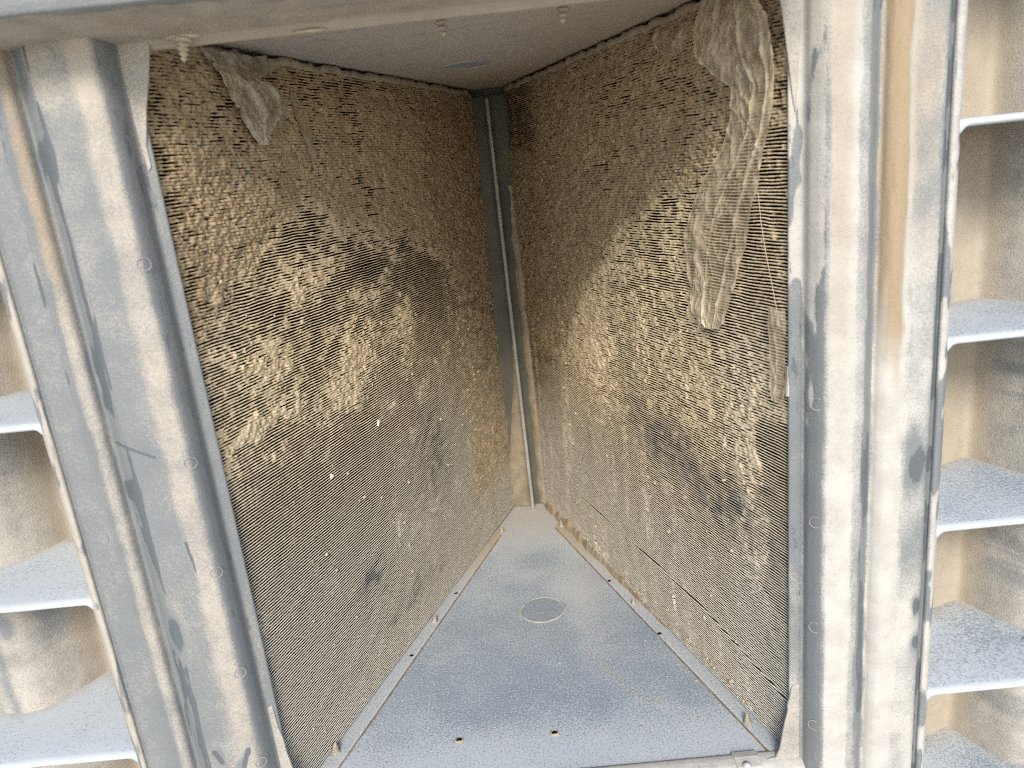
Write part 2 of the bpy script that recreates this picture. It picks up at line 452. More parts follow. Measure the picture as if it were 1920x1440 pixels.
    o = link('fins', me, M_COIL, root); o['kind'] = 'stuff'
    # casing behind the fins, and thin lips along top and bottom
    def slab(name, s0, s1_, z0, z1, o0, o1, mat, bv=0):
        bm = bmesh.new()
        add_hull(bm, [Vector(pt(s0, z0, o0)), Vector(pt(s1_, z0, o0)), Vector(pt(s1_, z0, o1)), Vector(pt(s0, z0, o1))],
                 [Vector(pt(s0, z1, o0)), Vector(pt(s1_, z1, o0)), Vector(pt(s1_, z1, o1)), Vector(pt(s0, z1, o1))])
        ob = link(name, bm_mesh(name, bm), mat, root)
        if bv: bevel(ob, bv)
        return ob
    slab('leak_backing', -0.03, S + 0.012, -0.004, H + 0.004, -0.06, -0.0105, M_CASE)  # unseen slab added behind the fins so no light leaks through
    # irregular top lip
    sl = np.linspace(0.05, S - 0.02, 160)
    wob = 0.0034 * (fbm(sl * 75, sl * 0 + 3, 3, 4 if side == 'l' else 8) - 0.5)
    prof = [(-0.006, -0.0015), (0.0020, -0.0015), (0.0032, -0.0035), (0.0030, -0.0065), (0.0015, -0.0085), (-0.006, -0.009)]
    P = np.stack([pt(sl, H - 0.0015 + dzz + wob * (1 + (i % 2)), dn + wob) for i, (dn, dzz) in enumerate(prof)], 0)
    me = grid_mesh('top_lip', P, flip=(side == 'l'))
    link('top_lip', me, M_LIP, root, True)
    # loose crumbs stuck to the face
    rng = np.random.default_rng(11 if side == 'l' else 12)
    bm = bmesh.new()
    for i in range(320):
        m = rng.random()
        if side == 'l':
            if m < 0.35: cs, cz = 0.50 + 0.12 * rng.random(), 0.08 + 0.5 * rng.random()
            elif m < 0.6: cs, cz = 0.05 + 0.55 * rng.random(), 0.60 + 0.1 * rng.random()
            else: cs, cz = 0.03 + 0.55 * rng.random(), 0.02 + 0.55 * rng.random()
        else:
            if m < 0.40: cz = 0.05 + 0.62 * rng.random(); cs = 0.515 + 0.04 * (cz - 0.3) + 0.010 * rng.standard_normal()
            elif m < 0.6: cs, cz = 0.05 + 0.5 * rng.random(), 0.008 + 0.016 * rng.random()
            else: cs, cz = 0.03 + 0.5 * rng.random(), 0.03 + 0.6 * rng.random()
        r = 0.0006 + 0.0011 * rng.random() ** 2
        mt = Matrix.Translation(Vector(pt(cs, cz, 0.0008))) @ Matrix.Rotation(rng.random() * 6, 4, 'Z') @ Matrix.Diagonal((r * (0.7 + rng.random()), r * (0.7 + rng.random()), r * (0.7 + 1.2 * rng.random()), 1))
        res = bmesh.ops.create_icosphere(bm, subdivisions=1, radius=1, matrix=mt)
    me = bpy.data.meshes.new('dust_crumbs'); bm.to_mesh(me); bm.free()
    o = link('dust_crumbs', me, M_CLUMP, root); o['kind'] = 'stuff'
    return root, pt, slab

coil_l, ptl, slab_l = build_coil('l', 'finned coil wall on the left, caked brown above and combed pale grey below')
coil_r, ptr_, slab_r = build_coil('r', 'finned coil wall on the right, clogged with bright sandy dust, long plastic film over it')

# dust heap along the foot of the right coil, and the split line above it
sl = np.linspace(0.24, 0.665, 420)
w_ = fbm(sl * 50, sl * 0, 5, 3) * sst(0.24, 0.46, sl)
prof = [(-0.003, 0.016), (0.0002, 0.0145), (0.0020, 0.012), (0.0034, 0.008), (0.0044, 0.004), (0.0056, 0.0010)]
P = np.stack([ptr_(sl, np.maximum(zz * (0.45 + 1.1 * w_) + 0.005 * (fbm(sl * 150, sl * 0 + 0.7 * i, 4, 5) - 0.5), 0.0008), dn * (0.35 + 1.2 * w_) + 0.0016 * (fbm(sl * 260, sl * 0 + 0.8 * i, 3, 15) - 0.5)) for i, (dn, zz) in enumerate(prof)], 0)
o = link('dust_ridge', grid_mesh('dust_ridge', P, flip=False), M_BROWN, coil_r, True)

# ------------------------------------------------------------------ floor panel and ceiling panel
def tri_sheet(z, flip, dustfn):
    """triangular sheet, gridded for its dust cover"""
    v = np.linspace(0.0, 1.0, 160); u = np.linspace(0, 1, 120)
    U, V = np.meshgrid(u, v)
    y = 0.002 + 0.668 * V
    xl = -0.262 + (y / 0.65) * 0.2357; xr = 0.262 - (y / 0.65) * 0.2139
    x = xl + (xr - xl) * U
    d, sa = dustfn(x, y, U)
    P = np.stack([x, y, np.full_like(x, z)], -1)
    return P, d, sa

fp = thing('floor_panel', 'triangular grey blue metal floor between the two coils, dusty, round knockout', 'panel')
def fdust(x, y, U):
    e = np.minimum(U, 1 - U)
    d = 0.40 + 0.5 * sst(0.40, 0.62, y) + 0.30 * sst(0.12, 0.02, y) - 0.16 * blob(x, y, 0.02, 0.46, 0.03, 0.04)
    d += 0.20 * blob(x, y, 0.075, 0.33, 0.03, 0.14) + 0.12 * sst(0.26, 0.36, y) + 0.12 * (fbm(x * 30, y * 30, 3, 3) - 0.5)
    d -= 0.07 * blob(x, y, 0.02, 0.14, 0.12, 0.07)
    sa = np.clip(0.5 * sst(0.44, 0.64, y) + 0.25 * blob(x, y, 0.085, 0.33, 0.03, 0.14), 0, 1)
    return np.clip(d, 0, 1.2), sa
P, d, sa = tri_sheet(0.0, False, fdust)
P[..., 2] += 0.0012 * (fbm(P[..., 0] * 9, P[..., 1] * 9, 2, 4) - 0.5)
link('sheet', grid_mesh('sheet', P, {'dust': d, 'sand': sa}), M_PANEL, fp, True)
# solid pan under the sheet
bm = bmesh.new(); add_prism(bm, [(-0.27, 0.0), (0.27, 0.0), (0.045, 0.68), (-0.025, 0.68)], -0.03, -0.002)
link('pan', bm_mesh('pan', bm), M_CASE, fp)
# raised edge flanges along both coils
def edge_strip(pts_in, pts_out, seed):
    n = 90
    tt = np.linspace(0, 1, n)
    a0, a1 = np.array(pts_in[0]), np.array(pts_in[1]); b0, b1 = np.array(pts_out[0]), np.array(pts_out[1])
    ina = a0 + (a1 - a0) * tt[:, None]; oua = b0 + (b1 - b0) * tt[:, None]
    rows = []
    for f, zz in ((0.0, 0.0002), (0.012, 0.0021), (0.10, 0.0024), (0.5, 0.0024), (1.0, 0.0030)):
        p = ina + (oua - ina) * f
        rows.append(np.stack([p[:, 0], p[:, 1], zz + 0.0005 * (fbm(p[:, 0] * 50, p[:, 1] * 50, 2, seed) - 0.5) + 0 * p[:, 0]], -1))
    P = np.stack(rows, 0)
    d = np.stack([0.62 + 0.4 * sst(0.30, 0.55, r[:, 1]) for r in rows], 0)
    sa = np.stack([0.15 + 0.85 * sst(0.30, 0.58, r[:, 1]) for r in rows], 0)
    return P, d, sa
P, d, sa = edge_strip(((-0.2295, 0.004), (-0.043, 0.536)), ((-0.255, 0.004), (-0.052, 0.560)), 3)
link('edge_flange', grid_mesh('edge_flange', P, {'dust': d, 'sand': sa}, flip=True), M_PANEL, fp)
P, d, sa = edge_strip(((0.2335, 0.004), (0.052, 0.545)), ((0.255, 0.004), (0.066, 0.572)), 5)
link('edge_flange', grid_mesh('edge_flange', P, {'dust': d, 'sand': sa}), M_PANEL, fp)
# seams: a dirt line beside each flange
for pts in ([(-0.2285, 0.004, 0.0004), (-0.10, 0.371, 0.0006), (-0.042, 0.536, 0.0006)], [(0.2325, 0.004, 0.0004), (0.11, 0.368, 0.0006), (0.051, 0.545, 0.0006)]):
    bm = bmesh.new(); add_tube(bm, pts, 0.0009, 5)
    link('seam_dirt', bm_mesh('seam_dirt', bm), mat_simple('seam_brown', (0.16, 0.115, 0.075), (0.30, 0.235, 0.165), 60, 700), fp)

def knockout(parent, x, y, z, r, up):
    s = 1 if up else -1
    bm = bmesh.new()
    n = 48
    rings = []
    for rr, zz in ((r + 0.0022, 0.0002), (r + 0.0010, 0.0011), (r, 0.0014), (r - 0.0009, 0.0008), (r - 0.0013, 0.0002)):
        rings.append([bm.verts.new((x + (rr + 0.0004 * math.sin(5 * i)) * math.cos(2 * math.pi * i / n), y + rr * math.sin(2 * math.pi * i / n), z + s * zz)) for i in range(n)])
    for a, b in zip(rings[:-1], rings[1:]):
        for i in range(n): bm.faces.new((a[i], a[(i + 1) % n], b[(i + 1) % n], b[i]))
    link('knockout_rim', bm_mesh('knockout_rim', bm), M_RIM, parent, True)
    u = np.linspace(0, 1, 12); th = np.linspace(0, 2 * math.pi, 49)
    TH, U = np.meshgrid(th, u)
    P = np.stack([x + (r - 0.001) * U * np.cos(TH), y + (r - 0.001) * U * np.sin(TH), z + s * (0.0007 - 0.0 * U)], -1)
    link('knockout_disc', grid_mesh('knockout_disc', P, {'dust': 0.30 + 0 * TH, 'sand': 0.2 + 0 * TH}, flip=up), M_PANEL, parent)
knockout(fp, 0.016, 0.301, 0.0, 0.0300, True)

def screw_mesh(length=0.0145, r=0.0041):
    bm = bmesh.new()
    prof = [(r * 1.35, 0.0), (r * 1.5, 0.0012), (r * 1.15, 0.0022)]
    z = 0.0028
    k = 0
    while z < length * 0.9:
        f = 1 - 0.85 * (z / length) ** 1.8
        prof += [(r * 0.62 * f + 0.0002, z), (r * 1.22 * f + 0.0002, z + 0.0010), (r * 0.66 * f + 0.0002, z + 0.0020)]
        z += 0.0029
    prof.append((0.0002, length))
    add_lathe(bm, prof, 14)
    me = bm_mesh('screw', bm); me.shade_smooth(); me.materials.append(M_SCREW)
    return me
SCREW = screw_mesh()
rng = random.Random(5)
DULL = SCREW.copy(); DULL.materials.clear(); DULL.materials.append(mat_simple('dull_screw', (0.27, 0.25, 0.21), (0.44, 0.40, 0.33), 160, 900, 0.85, 0.3))
def screw(parent, loc, rot=(0, 0, 0), sc=1.0):
    o = bpy.data.objects.new('screw', SCREW if rot[0] else DULL); COL.objects.link(o)
    o.parent = parent; o.location = loc
    o.rotation_euler = (rot[0] + rng.uniform(-.12, .12), rot[1] + rng.uniform(-.12, .12), rng.uniform(0, 6))
    o.scale = (sc, sc, sc)
for x, y, sc in ((-0.041, 0.546, 0.9), (-0.135, 0.293, 0.9), (-0.224, 0.060, 1.0), (0.062, 0.545, 1.0), (0.143, 0.291, 0.9), (0.2235, 0.046, 0.95)):
    screw(fp, (x, y, 0.0022), sc=sc * rng.uniform(0.72, 0.92))
# dark slots in the flanges and the two tabbed slots near the front rail
HOLEM = None
def slot(parent, x, y, z, a, lx, ly):
    bm = bmesh.new()
    n = 14
    ca, sa_ = math.cos(a), math.sin(a)
    poly = []
    for i in range(n):
        px, py = lx * math.copysign(abs(math.cos(2 * math.pi * i / n)) ** 0.7, math.cos(2 * math.pi * i / n)), ly * math.sin(2 * math.pi * i / n)
        poly.append((x + px * ca - py * sa_, y + px * sa_ + py * ca))
    add_prism(bm, poly, z - 0.0008, z + 0.0004)
    link('slot', bm_mesh('slot', bm), M_HOLE, parent)
for x, y, a in ((-0.159, 0.221, 0.15), (-0.109, 0.362, 0.2), (0.164, 0.217, -0.25), (0.118, 0.355, -0.2)):
    slot(fp, x, y, 0.0026, a, 0.0027, 0.0018)
for x, y in ((-0.088, 0.064), (0.017, 0.061)):
    slot(fp, x, y, 0.0009, 0, 0.0028, 0.0018)
    bm = bmesh.new()
    for dx in (-0.0036, 0.0036):
        add_hull(bm, [Vector((x + dx - .0008, y - .004, 0)), Vector((x + dx + .0008, y - .004, 0)), Vector((x + dx + .0008, y + .003, 0)), Vector((x + dx - .0008, y + .003, 0))],
                 [Vector((x + dx - .0006, y - .0035, .0022)), Vector((x + dx + .0006, y - .0035, .0022)), Vector((x + dx + .0006, y + .002, .0018)), Vector((x + dx - .0006, y + .002, .0018))])
    add_hull(bm, [Vector((x - .0042, y - .0045, 0)), Vector((x + .0042, y - .0045, 0)), Vector((x + .0042, y - .0028, 0)), Vector((x - .0042, y - .0028, 0))],
             [Vector((x - .0036, y - .004, .002)), Vector((x + .0036, y - .004, .002)), Vector((x + .0036, y - .0032, .002)), Vector((x - .0036, y - .0032, .002))])
    link('slot_tab', bm_mesh('slot_tab', bm), M_LIP, fp)
# crumbs on the floor
bm = bmesh.new(); rg = np.random.default_rng(3)
for i in range(520):
    y = 0.03 + 0.60 * rg.random() ** 0.9
    xl, xr = -0.245 + y / 0.65 * 0.2357, 0.245 - y / 0.65 * 0.2139
    u = rg.random() if i % 3 else 0.80 + 0.18 * rg.random()
    x = xl + (xr - xl) * u
    r = 0.0003 + 0.0008 * rg.random() ** 3
    if i < 90:
        q = rg.random(); x = float(np.interp(q, (0, .4, .75, 1), (.048, .088, .113, .140))) + 0.0022 * rg.standard_normal(); y = float(np.interp(q, (0, .4, .75, 1), (.232, .155, .105, .088))) + 0.002 * rg.standard_normal(); r = 0.0004 + 0.0004 * rg.random()
    bmesh.ops.create_icosphere(bm, subdivisions=1, radius=1, matrix=Matrix.Translation((x, y, 0.0012 + r * 0.5)) @ Matrix.Rotation(rg.random() * 6, 4, 'Z') @ Matrix.Diagonal((r * (0.8 + 1.6 * rg.random()), r, r * 0.8, 1)))
me = bpy.data.meshes.new('floor_crumbs'); bm.to_mesh(me); bm.free()
o = link('floor_crumbs', me, M_CLUMP, fp); o['kind'] = 'stuff'

cp = thing('ceiling_panel', 'grey metal ceiling sheet over the bay, speckled with dust, round knockout near the back', 'panel', None, (0, 0, 0))
def cdust(x, y, U):
    d = 0.80 + 0.55 * (fbm(x * 55, y * 95, 4, 38) - 0.5) + 0.7 * (fbm(x * 150, y * 190, 2, 39) - 0.5) + 0.45 * sst(0.30, 0.50, y) + 0.30 * sst(0.06, 0.16, U * 0 + np.abs(x) * sst(0, 0.2, x)) + 0.2 * (fbm(x * 20, y * 20, 3, 8) - 0.5)
    sa = np.clip(0.55 + 0.45 * sst(0.35, 0.6, y) + 0.3 * sst(0.0, 0.15, x), 0, 1)
    return d, sa
P, d, sa = tri_sheet(H, True, cdust)
link('sheet', grid_mesh('sheet', P, {'dust': d, 'sand': sa}, flip=True), M_PANEL, cp)
bm = bmesh.new(); add_prism(bm, [(-0.40, 0.02), (0.40, 0.02), (0.40, 0.70), (-0.40, 0.70)], H + 0.003, H + 0.03)
link('lid', bm_mesh('lid', bm), M_CASE, cp)
knockout(cp, -0.008, 0.372, H, 0.0275, False)

# ------------------------------------------------------------------ corner post at the back of the V
post = thing('corner_post', 'slim grey upright post in the back corner where the two coils meet', 'post', None, (0.011, 0.65, 0))
def lp(x, y, z): return Vector((x - 0.011, y - 0.65, z))
bm = bmesh.new(); add_hull(bm, [lp(-0.030, 0.648, 0), lp(0.050, 0.648, 0), lp(0.050, 0.66, 0), lp(-0.030, 0.66, 0)],
                           [lp(-0.036, 0.648, 0.712), lp(0.045, 0.648, 0.712), lp(0.045, 0.66, 0.712), lp(-0.036, 0.66, 0.712)])
link('back_plate', bm_mesh('back_plate', bm), M_POST, post)
bm = bmesh.new(); add_hull(bm, [lp(0.0135, 0.630, 0.001), lp(0.0195, 0.630, 0.001), lp(0.0195, 0.6485, 0.001), lp(0.0135, 0.6485, 0.001)],
                           [lp(0.0065, 0.630, 0.708), lp(0.0125, 0.630, 0.708), lp(0.0125, 0.6485, 0.708), lp(0.0065, 0.6485, 0.708)])
link('web', bm_mesh('web', bm), M_POST, post)
bm = bmesh.new(); add_hull(bm, [lp(0.0138, 0.6265, 0.001), lp(0.0192, 0.6265, 0.001), lp(0.0192, 0.6303, 0.001), lp(0.0138, 0.6303, 0.001)],
                           [lp(0.0068, 0.6265, 0.708), lp(0.0122, 0.6265, 0.708), lp(0.0122, 0.6303, 0.708), lp(0.0068, 0.6303, 0.708)])
bevel(link('front_edge', bm_mesh('front_edge', bm), M_EDGE, post), 0.001)
# dust-packed lower left side of the post and rough caulk on its right
zz = np.linspace(0.002, 0.33, 90)
rows = []
for i, (x0, y0) in enumerate(((-0.018, 0.648), (-0.008, 0.6425), (0.002, 0.641), (0.0105, 0.6405), (0.0142, 0.646))):
    k = sst(0.33, 0.20, zz)
    rows.append(np.stack([0.0135 - 0.004 * zz + (x0 - 0.0135) * (0.12 + 0.88 * sst(0.31, 0.04, zz)) - 0.011 + 0.001 * (fbm(zz * 60, zz * 0 + i, 3, i) - 0.5), (0.6488 + (y0 - 0.6488) * k) - 0.65 - 0.0006 * fbm(zz * 90, zz * 0 + i, 3, i + 9), zz], -1))
link('packed_dust', grid_mesh('packed_dust', np.stack(rows, 0), flip=True), mat_simple('post_dust', (0.21, 0.175, 0.125), (0.30, 0.25, 0.18), 40, 800, 0.95, 0.1), post, True)
zz = np.linspace(0.003, 0.64, 160)
rows = []
kf = 1 - sst(0.38, 0.62, zz)
for i, (x0, y0) in enumerate(((0.031, 0.6480), (0.0335, 0.644), (0.038, 0.639), (0.046, 0.638))):
    rows.append(np.stack([x0 - 0.004 * zz / 0.6 - 0.011 + 0.0040 * (fbm(zz * 45, zz * 0 + i, 3, i + 20) - 0.5), 0.6492 - 0.65 + (y0 - 0.6492) * kf + 0.003 * (fbm(zz * 70, zz * 0 + i, 3, i + 29) - 0.5), zz], -1))
link('caulk', grid_mesh('caulk', np.stack(rows, 0), flip=True), M_BROWN, post, True)

# ------------------------------------------------------------------ front frame posts
def pj(x, y):                                  # a width measured on the y=0 plane, brought to depth y on the same sight line
    return CAM.x + (x - CAM.x) * (-CAM.y + y) / (-CAM.y)

def front_post(prof, label, dustfn, flip):
    root = thing('frame_post', label, 'post', 'upright posts of the front frame', (prof[0][0], 0, 0))
    pts = np.array([(pj(x, y), y) for x, y in prof])
    # refine the profile
    seg = np.concatenate([[0], np.cumsum(np.hypot(*np.diff(pts, axis=0).T))])
    tt = np.unique(np.concatenate([seg, np.linspace(0, seg[-1], 200)]))
    px = np.interp(tt, seg, pts[:, 0]); py = np.interp(tt, seg, pts[:, 1]); ax = np.interp(tt, seg, [p[0] for p in prof])
    # round the corners a little
    for _ in range(6):
        px[1:-1] = 0.25 * px[:-2] + 0.5 * px[1:-1] + 0.25 * px[2:]; py[1:-1] = 0.25 * py[:-2] + 0.5 * py[1:-1] + 0.25 * py[2:]
    zz = np.linspace(-0.12, 0.86, 560)
    X, Z = np.meshgrid(px, zz); Y = np.broadcast_to(py, X.shape); A = np.broadcast_to(ax, X.shape)
    zs = 0.5911 + (Z - 0.5911) / 0.95           # height as measured on the y=0 plane
    d, sa, bulge, wipe = dustfn(np.abs(A), zs)
    wob = 0.0007 * (fbm(X * 14, Z * 5, 2, 6) - 0.5)
    P = np.stack([X - prof[0][0], Y + wob - bulge, Z], -1)
    link('post_face', grid_mesh('post_face', P, {'dust': d, 'sand': sa, 'wipe': wipe}, flip=flip), M_FRAME, root, True)
    return root

def band(a, lo, hi, f=0.003):
    return sst(lo - f, lo + f, a) * (1 - sst(hi - f, hi + f, a))

def dust_r(a, z):
    n1 = fbm(a * 40, z * 9, 4, 2); n2 = fbm(a * 110, z * 28, 3, 3); n3 = fbm(a * 25 + 9, z * 14, 3, 13)
    aw = a + 0.006 * (n2 - 0.5)
    d = 0.05 + 0.0 * a
    d += 0.32 * band(aw, 0.249, 0.262) * sst(0.45, 0.6, n3)
    d += 0.55 * band(a, 0.2625, 0.265, 0.001)  # thin pale line painted as the soft highlight beside the lip
    d += 0.95 * band(aw, 0.2835, 0.306, 0.004)
    d += (0.55 + 0.7 * (n1 - 0.5)) * band(aw, 0.304, 0.318)
    d += 1.05 * band(aw, 0.3235, 0.352)
    d += (0.60 + 1.3 * (n3 - 0.5)) * band(aw, 0.352, 0.376)
    d -= 0.5 * band(a, 0.375, 0.3785, 0.001)
    d += 0.9 * band(a, 0.379, 0.40, 0.002) * sst(0.38, 0.5, n2)
    # dust slabs clinging inside the top of the post
    d += 0.9 * band(a, 0.25, 0.282) * sst(0.47, 0.53, fbm(a * 60, z * 16, 3, 19) + 0.9 * (z - 0.62))
    d += 0.5 * sst(0.14, 0.05, z) * band(a, 0.25, 0.262)
    # wiped streaks
    d -= 0.9 * blob(aw, z, 0.366, 0.30, 0.010, 0.022) + 0.6 * blob(aw, z, 0.360, 0.325, 0.007, 0.02) + 0.8 * blob(aw, z, 0.372, 0.155, 0.005, 0.012) + 0.8 * blob(aw, z, 0.372, 0.115, 0.005, 0.010)
    d -= 0.8 * blob(aw, z, 0.3165, 0.10, 0.0022, 0.035) + 0.6 * blob(aw, z, 0.3155, 0.04, 0.002, 0.03)
    sa = band(aw, 0.324, 0.347, 0.004) * sst(0.36, 0.48, z + 0.12 * (n1 - 0.5)) * 1.0
    sa = np.maximum(sa, 0.55 * band(aw, 0.347, 0.374, 0.006) * sst(0.40, 0.62, z))
    sa = np.maximum(sa, 0.06 + 0.45 * band(aw, 0.284, 0.302, 0.006) * sst(0.30, 0.60, z))
    bul = 0.0045 * band(aw, 0.326, 0.345, 0.005) * sst(0.40, 0.48, z) * (0.8 + 0.5 * (n2 - 0.5))
    g = fbm(a * 160, z * 13, 4, 51); g2 = fbm(a * 220, z * 40, 3, 53)
    d = d - 0.75 * band(aw, 0.3160, 0.3215, 0.0012) * sst(-0.05, 0.05, z + 0.3 * (g - 0.5) - 0.02)
    wipe = 0.9 * band(aw, 0.3165, 0.322, 0.0015) * sst(0.52, 0.64, g) + band(a, 0.375, 0.379, 0.001) * sst(0.40, 0.55, g2)
    wipe = wipe + 0.5 * band(aw, 0.250, 0.262, 0.002) * sst(0.55, 0.65, g2)
    wipe = wipe + 1.1 * blob(aw, z, 0.366, 0.30, 0.008, 0.020) + 1.0 * blob(aw, z, 0.372, 0.155, 0.004, 0.011) + blob(aw, z, 0.372, 0.115, 0.004, 0.009)
    return np.clip(d, 0, 1.1), np.clip(sa, 0, 1), bul, np.clip(wipe, 0, 1)

def dust_l(a, z):
    n1 = fbm(a * 40, z * 9, 4, 22); n2 = fbm(a * 120, z * 30, 3, 23); n3 = fbm(a * 30 + 4, z * 16, 3, 33)
    aw = a + 0.006 * (n2 - 0.5)
    d = 0.12 + 0.0 * a
    d += 0.32 * band(aw, 0.249, 0.262) * sst(0.42, 0.6, n3)
    d += (0.80 + 0.5 * (n1 - 0.5)) * band(aw, 0.279, 0.300, 0.004)
    d += (0.14 + 0.8 * (n1 - 0.5)) * band(aw, 0.300, 0.334) + 0.25 * band(aw, 0.300, 0.334) * sst(0.25, 0.05, z)
    d += 0.6 * sst(0.655, 0.70, z) * band(aw, 0.285, 0.345)
    d -= 0.6 * band(aw, 0.333, 0.342, 0.003)
    d += 0.80 * band(aw, 0.3435, 0.359, 0.003) * (0.75 + 0.6 * (n1 - 0.3))
    d += (0.10 + 0.6 * (n3 - 0.5)) * band(aw, 0.360, 0.390)
    d += 0.9 * band(a, 0.3925, 0.42, 0.001) * sst(0.30, 0.42, n2)
    # scrapes and finger wipes
    d -= 0.8 * (blob(aw, z, 0.334, 0.645, 0.006, 0.02) + blob(aw, z, 0.335, 0.375, 0.006, 0.012) + blob(aw, z, 0.336, 0.335, 0.007, 0.012) + blob(aw, z, 0.330, 0.205, 0.006, 0.022))
    d -= 0.9 * (blob(a, z - 0.25 * (a - 0.315), 0.322, 0.3925, 0.011, 0.0028) + blob(a, z - 1.3 * (a - 0.295) * -1, 0.297, 0.060, 0.008, 0.0045) + blob(aw, z, 0.318, 0.066, 0.0035, 0.008))
    d -= 0.6 * blob(aw, z, 0.372, 0.20, 0.006, 0.03)
    sa = 0.38 + 0.54 * band(aw, 0.344, 0.36, 0.005) * sst(0.50, 0.60, z + 0.1 * (n1 - 0.5))
    sa = np.maximum(sa, 0.4 * band(aw, 0.281, 0.30, 0.006) * sst(0.50, 0.70, z))
    d = np.where(a < 0.3925, d * 0.74, d)
    g = fbm(a * 160, z * 13, 4, 61); g2 = fbm(a * 220, z * 40, 3, 63)
    wipe = band(aw, 0.3285, 0.3385, 0.002) * sst(0.44, 0.58, g) + band(aw, 0.363, 0.368, 0.001) * sst(0.5, 0.62, g)
    wipe = wipe + 0.5 * band(aw, 0.253, 0.277, 0.002) * sst(0.58, 0.68, g2)
    wipe = wipe + blob(aw, z, 0.330, 0.205, 0.006, 0.022) + blob(aw, z, 0.335, 0.352, 0.008, 0.014) + blob(aw, z, 0.334, 0.64, 0.008, 0.018)
    for (xa, za, xb, zb, th) in ((0.338, 0.398, 0.309, 0.384, 0.0022), (0.302, 0.038, 0.288, 0.072, 0.0040), (0.322, 0.070, 0.317, 0.058, 0.0045), (0.324, 0.034, 0.315, 0.040, 0.0026), (0.30, 0.30, 0.297, 0.27, 0.0018)):
        L = np.hypot(xb - xa, zb - za); tx, tz = (xb - xa) / L, (zb - za) / L
        al = np.clip(((a - xa) * tx + (z - za) * tz) / L, 0, 1)
        dist = np.hypot(a - xa - al * L * tx, z - za - al * L * tz) + 0.0016 * (g2 - 0.5)
        wipe = np.maximum(wipe, 1.1 * sst(th, th * 0.3, dist) * (0.75 + 0.5 * g2))
    return np.clip(d, 0, 1.1), np.clip(sa, 0, 1), 0 * a, np.clip(wipe, 0, 1)

PR = [(.2508, .001), (.2500, -.0045), (.2506, -.0062), (.2615, -.0085), (.2640, -.0115), (.2678, -.020), (.2760, -.029), (.2830, -.0345), (.290, -.036), (.305, -.036), (.314, -.034),
      (.3185, -.029), (.3205, -.023), (.3240, -.022), (.328, -.026), (.336, -.030), (.344, -.0305), (.349, -.029), (.353, -.027), (.373, -.027), (.376, -.0235),
      (.378, -.022), (.380, -.027), (.3835, -.0285), (.3868, -.026), (.3878, -.0), (.3878, .10)]
PL = [(-.2508, .001), (-.2500, -.0045), (-.2506, -.0062), (-.2605, -.0085), (-.2630, -.0115), (-.2665, -.020), (-.2735, -.029), (-.2805, -.0345), (-.288, -.036), (-.30, -.0345), (-.331, -.033),
      (-.336, -.028), (-.3395, -.022), (-.343, -.023), (-.347, -.029), (-.352, -.032), (-.357, -.0315), (-.362, -.028), (-.367, -.0255), (-.370, -.026), (-.388, -.026),
      (-.391, -.0225), (-.393, -.027), (-.3962, -.0285), (-.3995, -.026), (-.4006, 0), (-.4006, .11)]
post_r = front_post(PR, 'right frame post, nearly white with dust, brown sand packed in its channel', dust_r, True)
post_l = front_post(PL, 'left frame post, blue grey flat face with pale ridges and dark scrapes', dust_l, False)

def gusset(parent, pts, y0):
    base = parent.location
    bm = bmesh.new()
    add_hull(bm, [Vector((x, y0 - 0.0088, z)) - base for x, z in pts], [Vector((x, y0 - 0.0060, z)) - base for x, z in pts])
    me = bm_mesh('gusset', bm)
    at = me.attributes.new('dust', 'FLOAT', 'POINT'); at.data.foreach_set('value', [0.72] * len(me.vertices))
    at = me.attributes.new('sand', 'FLOAT', 'POINT'); at.data.foreach_set('value', [0.25] * len(me.vertices))
    bevel(link('gusset', me, M_FRAME, parent), 0.0008)
gusset(post_l, [(-0.2508, .625), (-.2510, .640), (-.2445, .668), (-.2375, .690), (-.232, .712), (-.262, .74), (-.254, .62)], 0.0)
gusset(post_l, [(-0.2512, .122), (-.2500, .098), (-.2475, .082), (-.2470, .066), (-.243, .036), (-.236, -.02), (-.262, -.02), (-.262, .12)], 0.0)
gusset(post_r, [(.2510, .625), (.2475, .655), (.243, .688), (.236, .73), (.262, .74), (.2535, .612)], 0.0)
gusset(post_r, [(.2508, .088), (.2462, .066), (.2465, .060), (.243, .044), (.2385, .016), (.2345, .006), (.222, .004), (.222, -.02), (.262, -.02), (.262, .09)], 0.0)

RING = None
def ring_mark(parent, x, z, y):
    global RING
    if RING is None:
        bm = bmesh.new()
        n, m = 28, 6
        vs = [[bm.verts.new(((0.0052 + 0.00025 * math.cos(2 * math.pi * j / m)) * math.cos(2 * math.pi * i / n), 0.00025 * math.sin(2 * math.pi * j / m), (0.0052 + 0.00025 * math.cos(2 * math.pi * j / m)) * math.sin(2 * math.pi * i / n))) for j in range(m)] for i in range(n)]
        for i in range(n):
            for j in range(m):
                bm.faces.new((vs[i][j], vs[(i + 1) % n][j], vs[(i + 1) % n][(j + 1) % m], vs[i][(j + 1) % m]))
        RING = bm_mesh('ring_mark', bm); RING.shade_smooth(); RING.materials.append(mat_simple('ring_dust', (0.34, 0.345, 0.34), (0.46, 0.45, 0.42)))
    o = bpy.data.objects.new('ring_mark', RING); COL.objects.link(o)
    o.parent = parent
    xx = pj(x, y); zz_ = 0.5911 + (z - 0.5911) * (0.6202 + y) / 0.6202
    o.location = Vector((xx, y, zz_)) - parent.location
    o.rotation_euler = (0, 0, math.radians(-32 if x > 0 else 32))
for z in (.37, .256, .145, .033): ring_mark(post_r, .2755, z, -.0292)
for z in (.55, .374, .265, .156, .051): ring_mark(post_l, -.2785, z, -.0335)

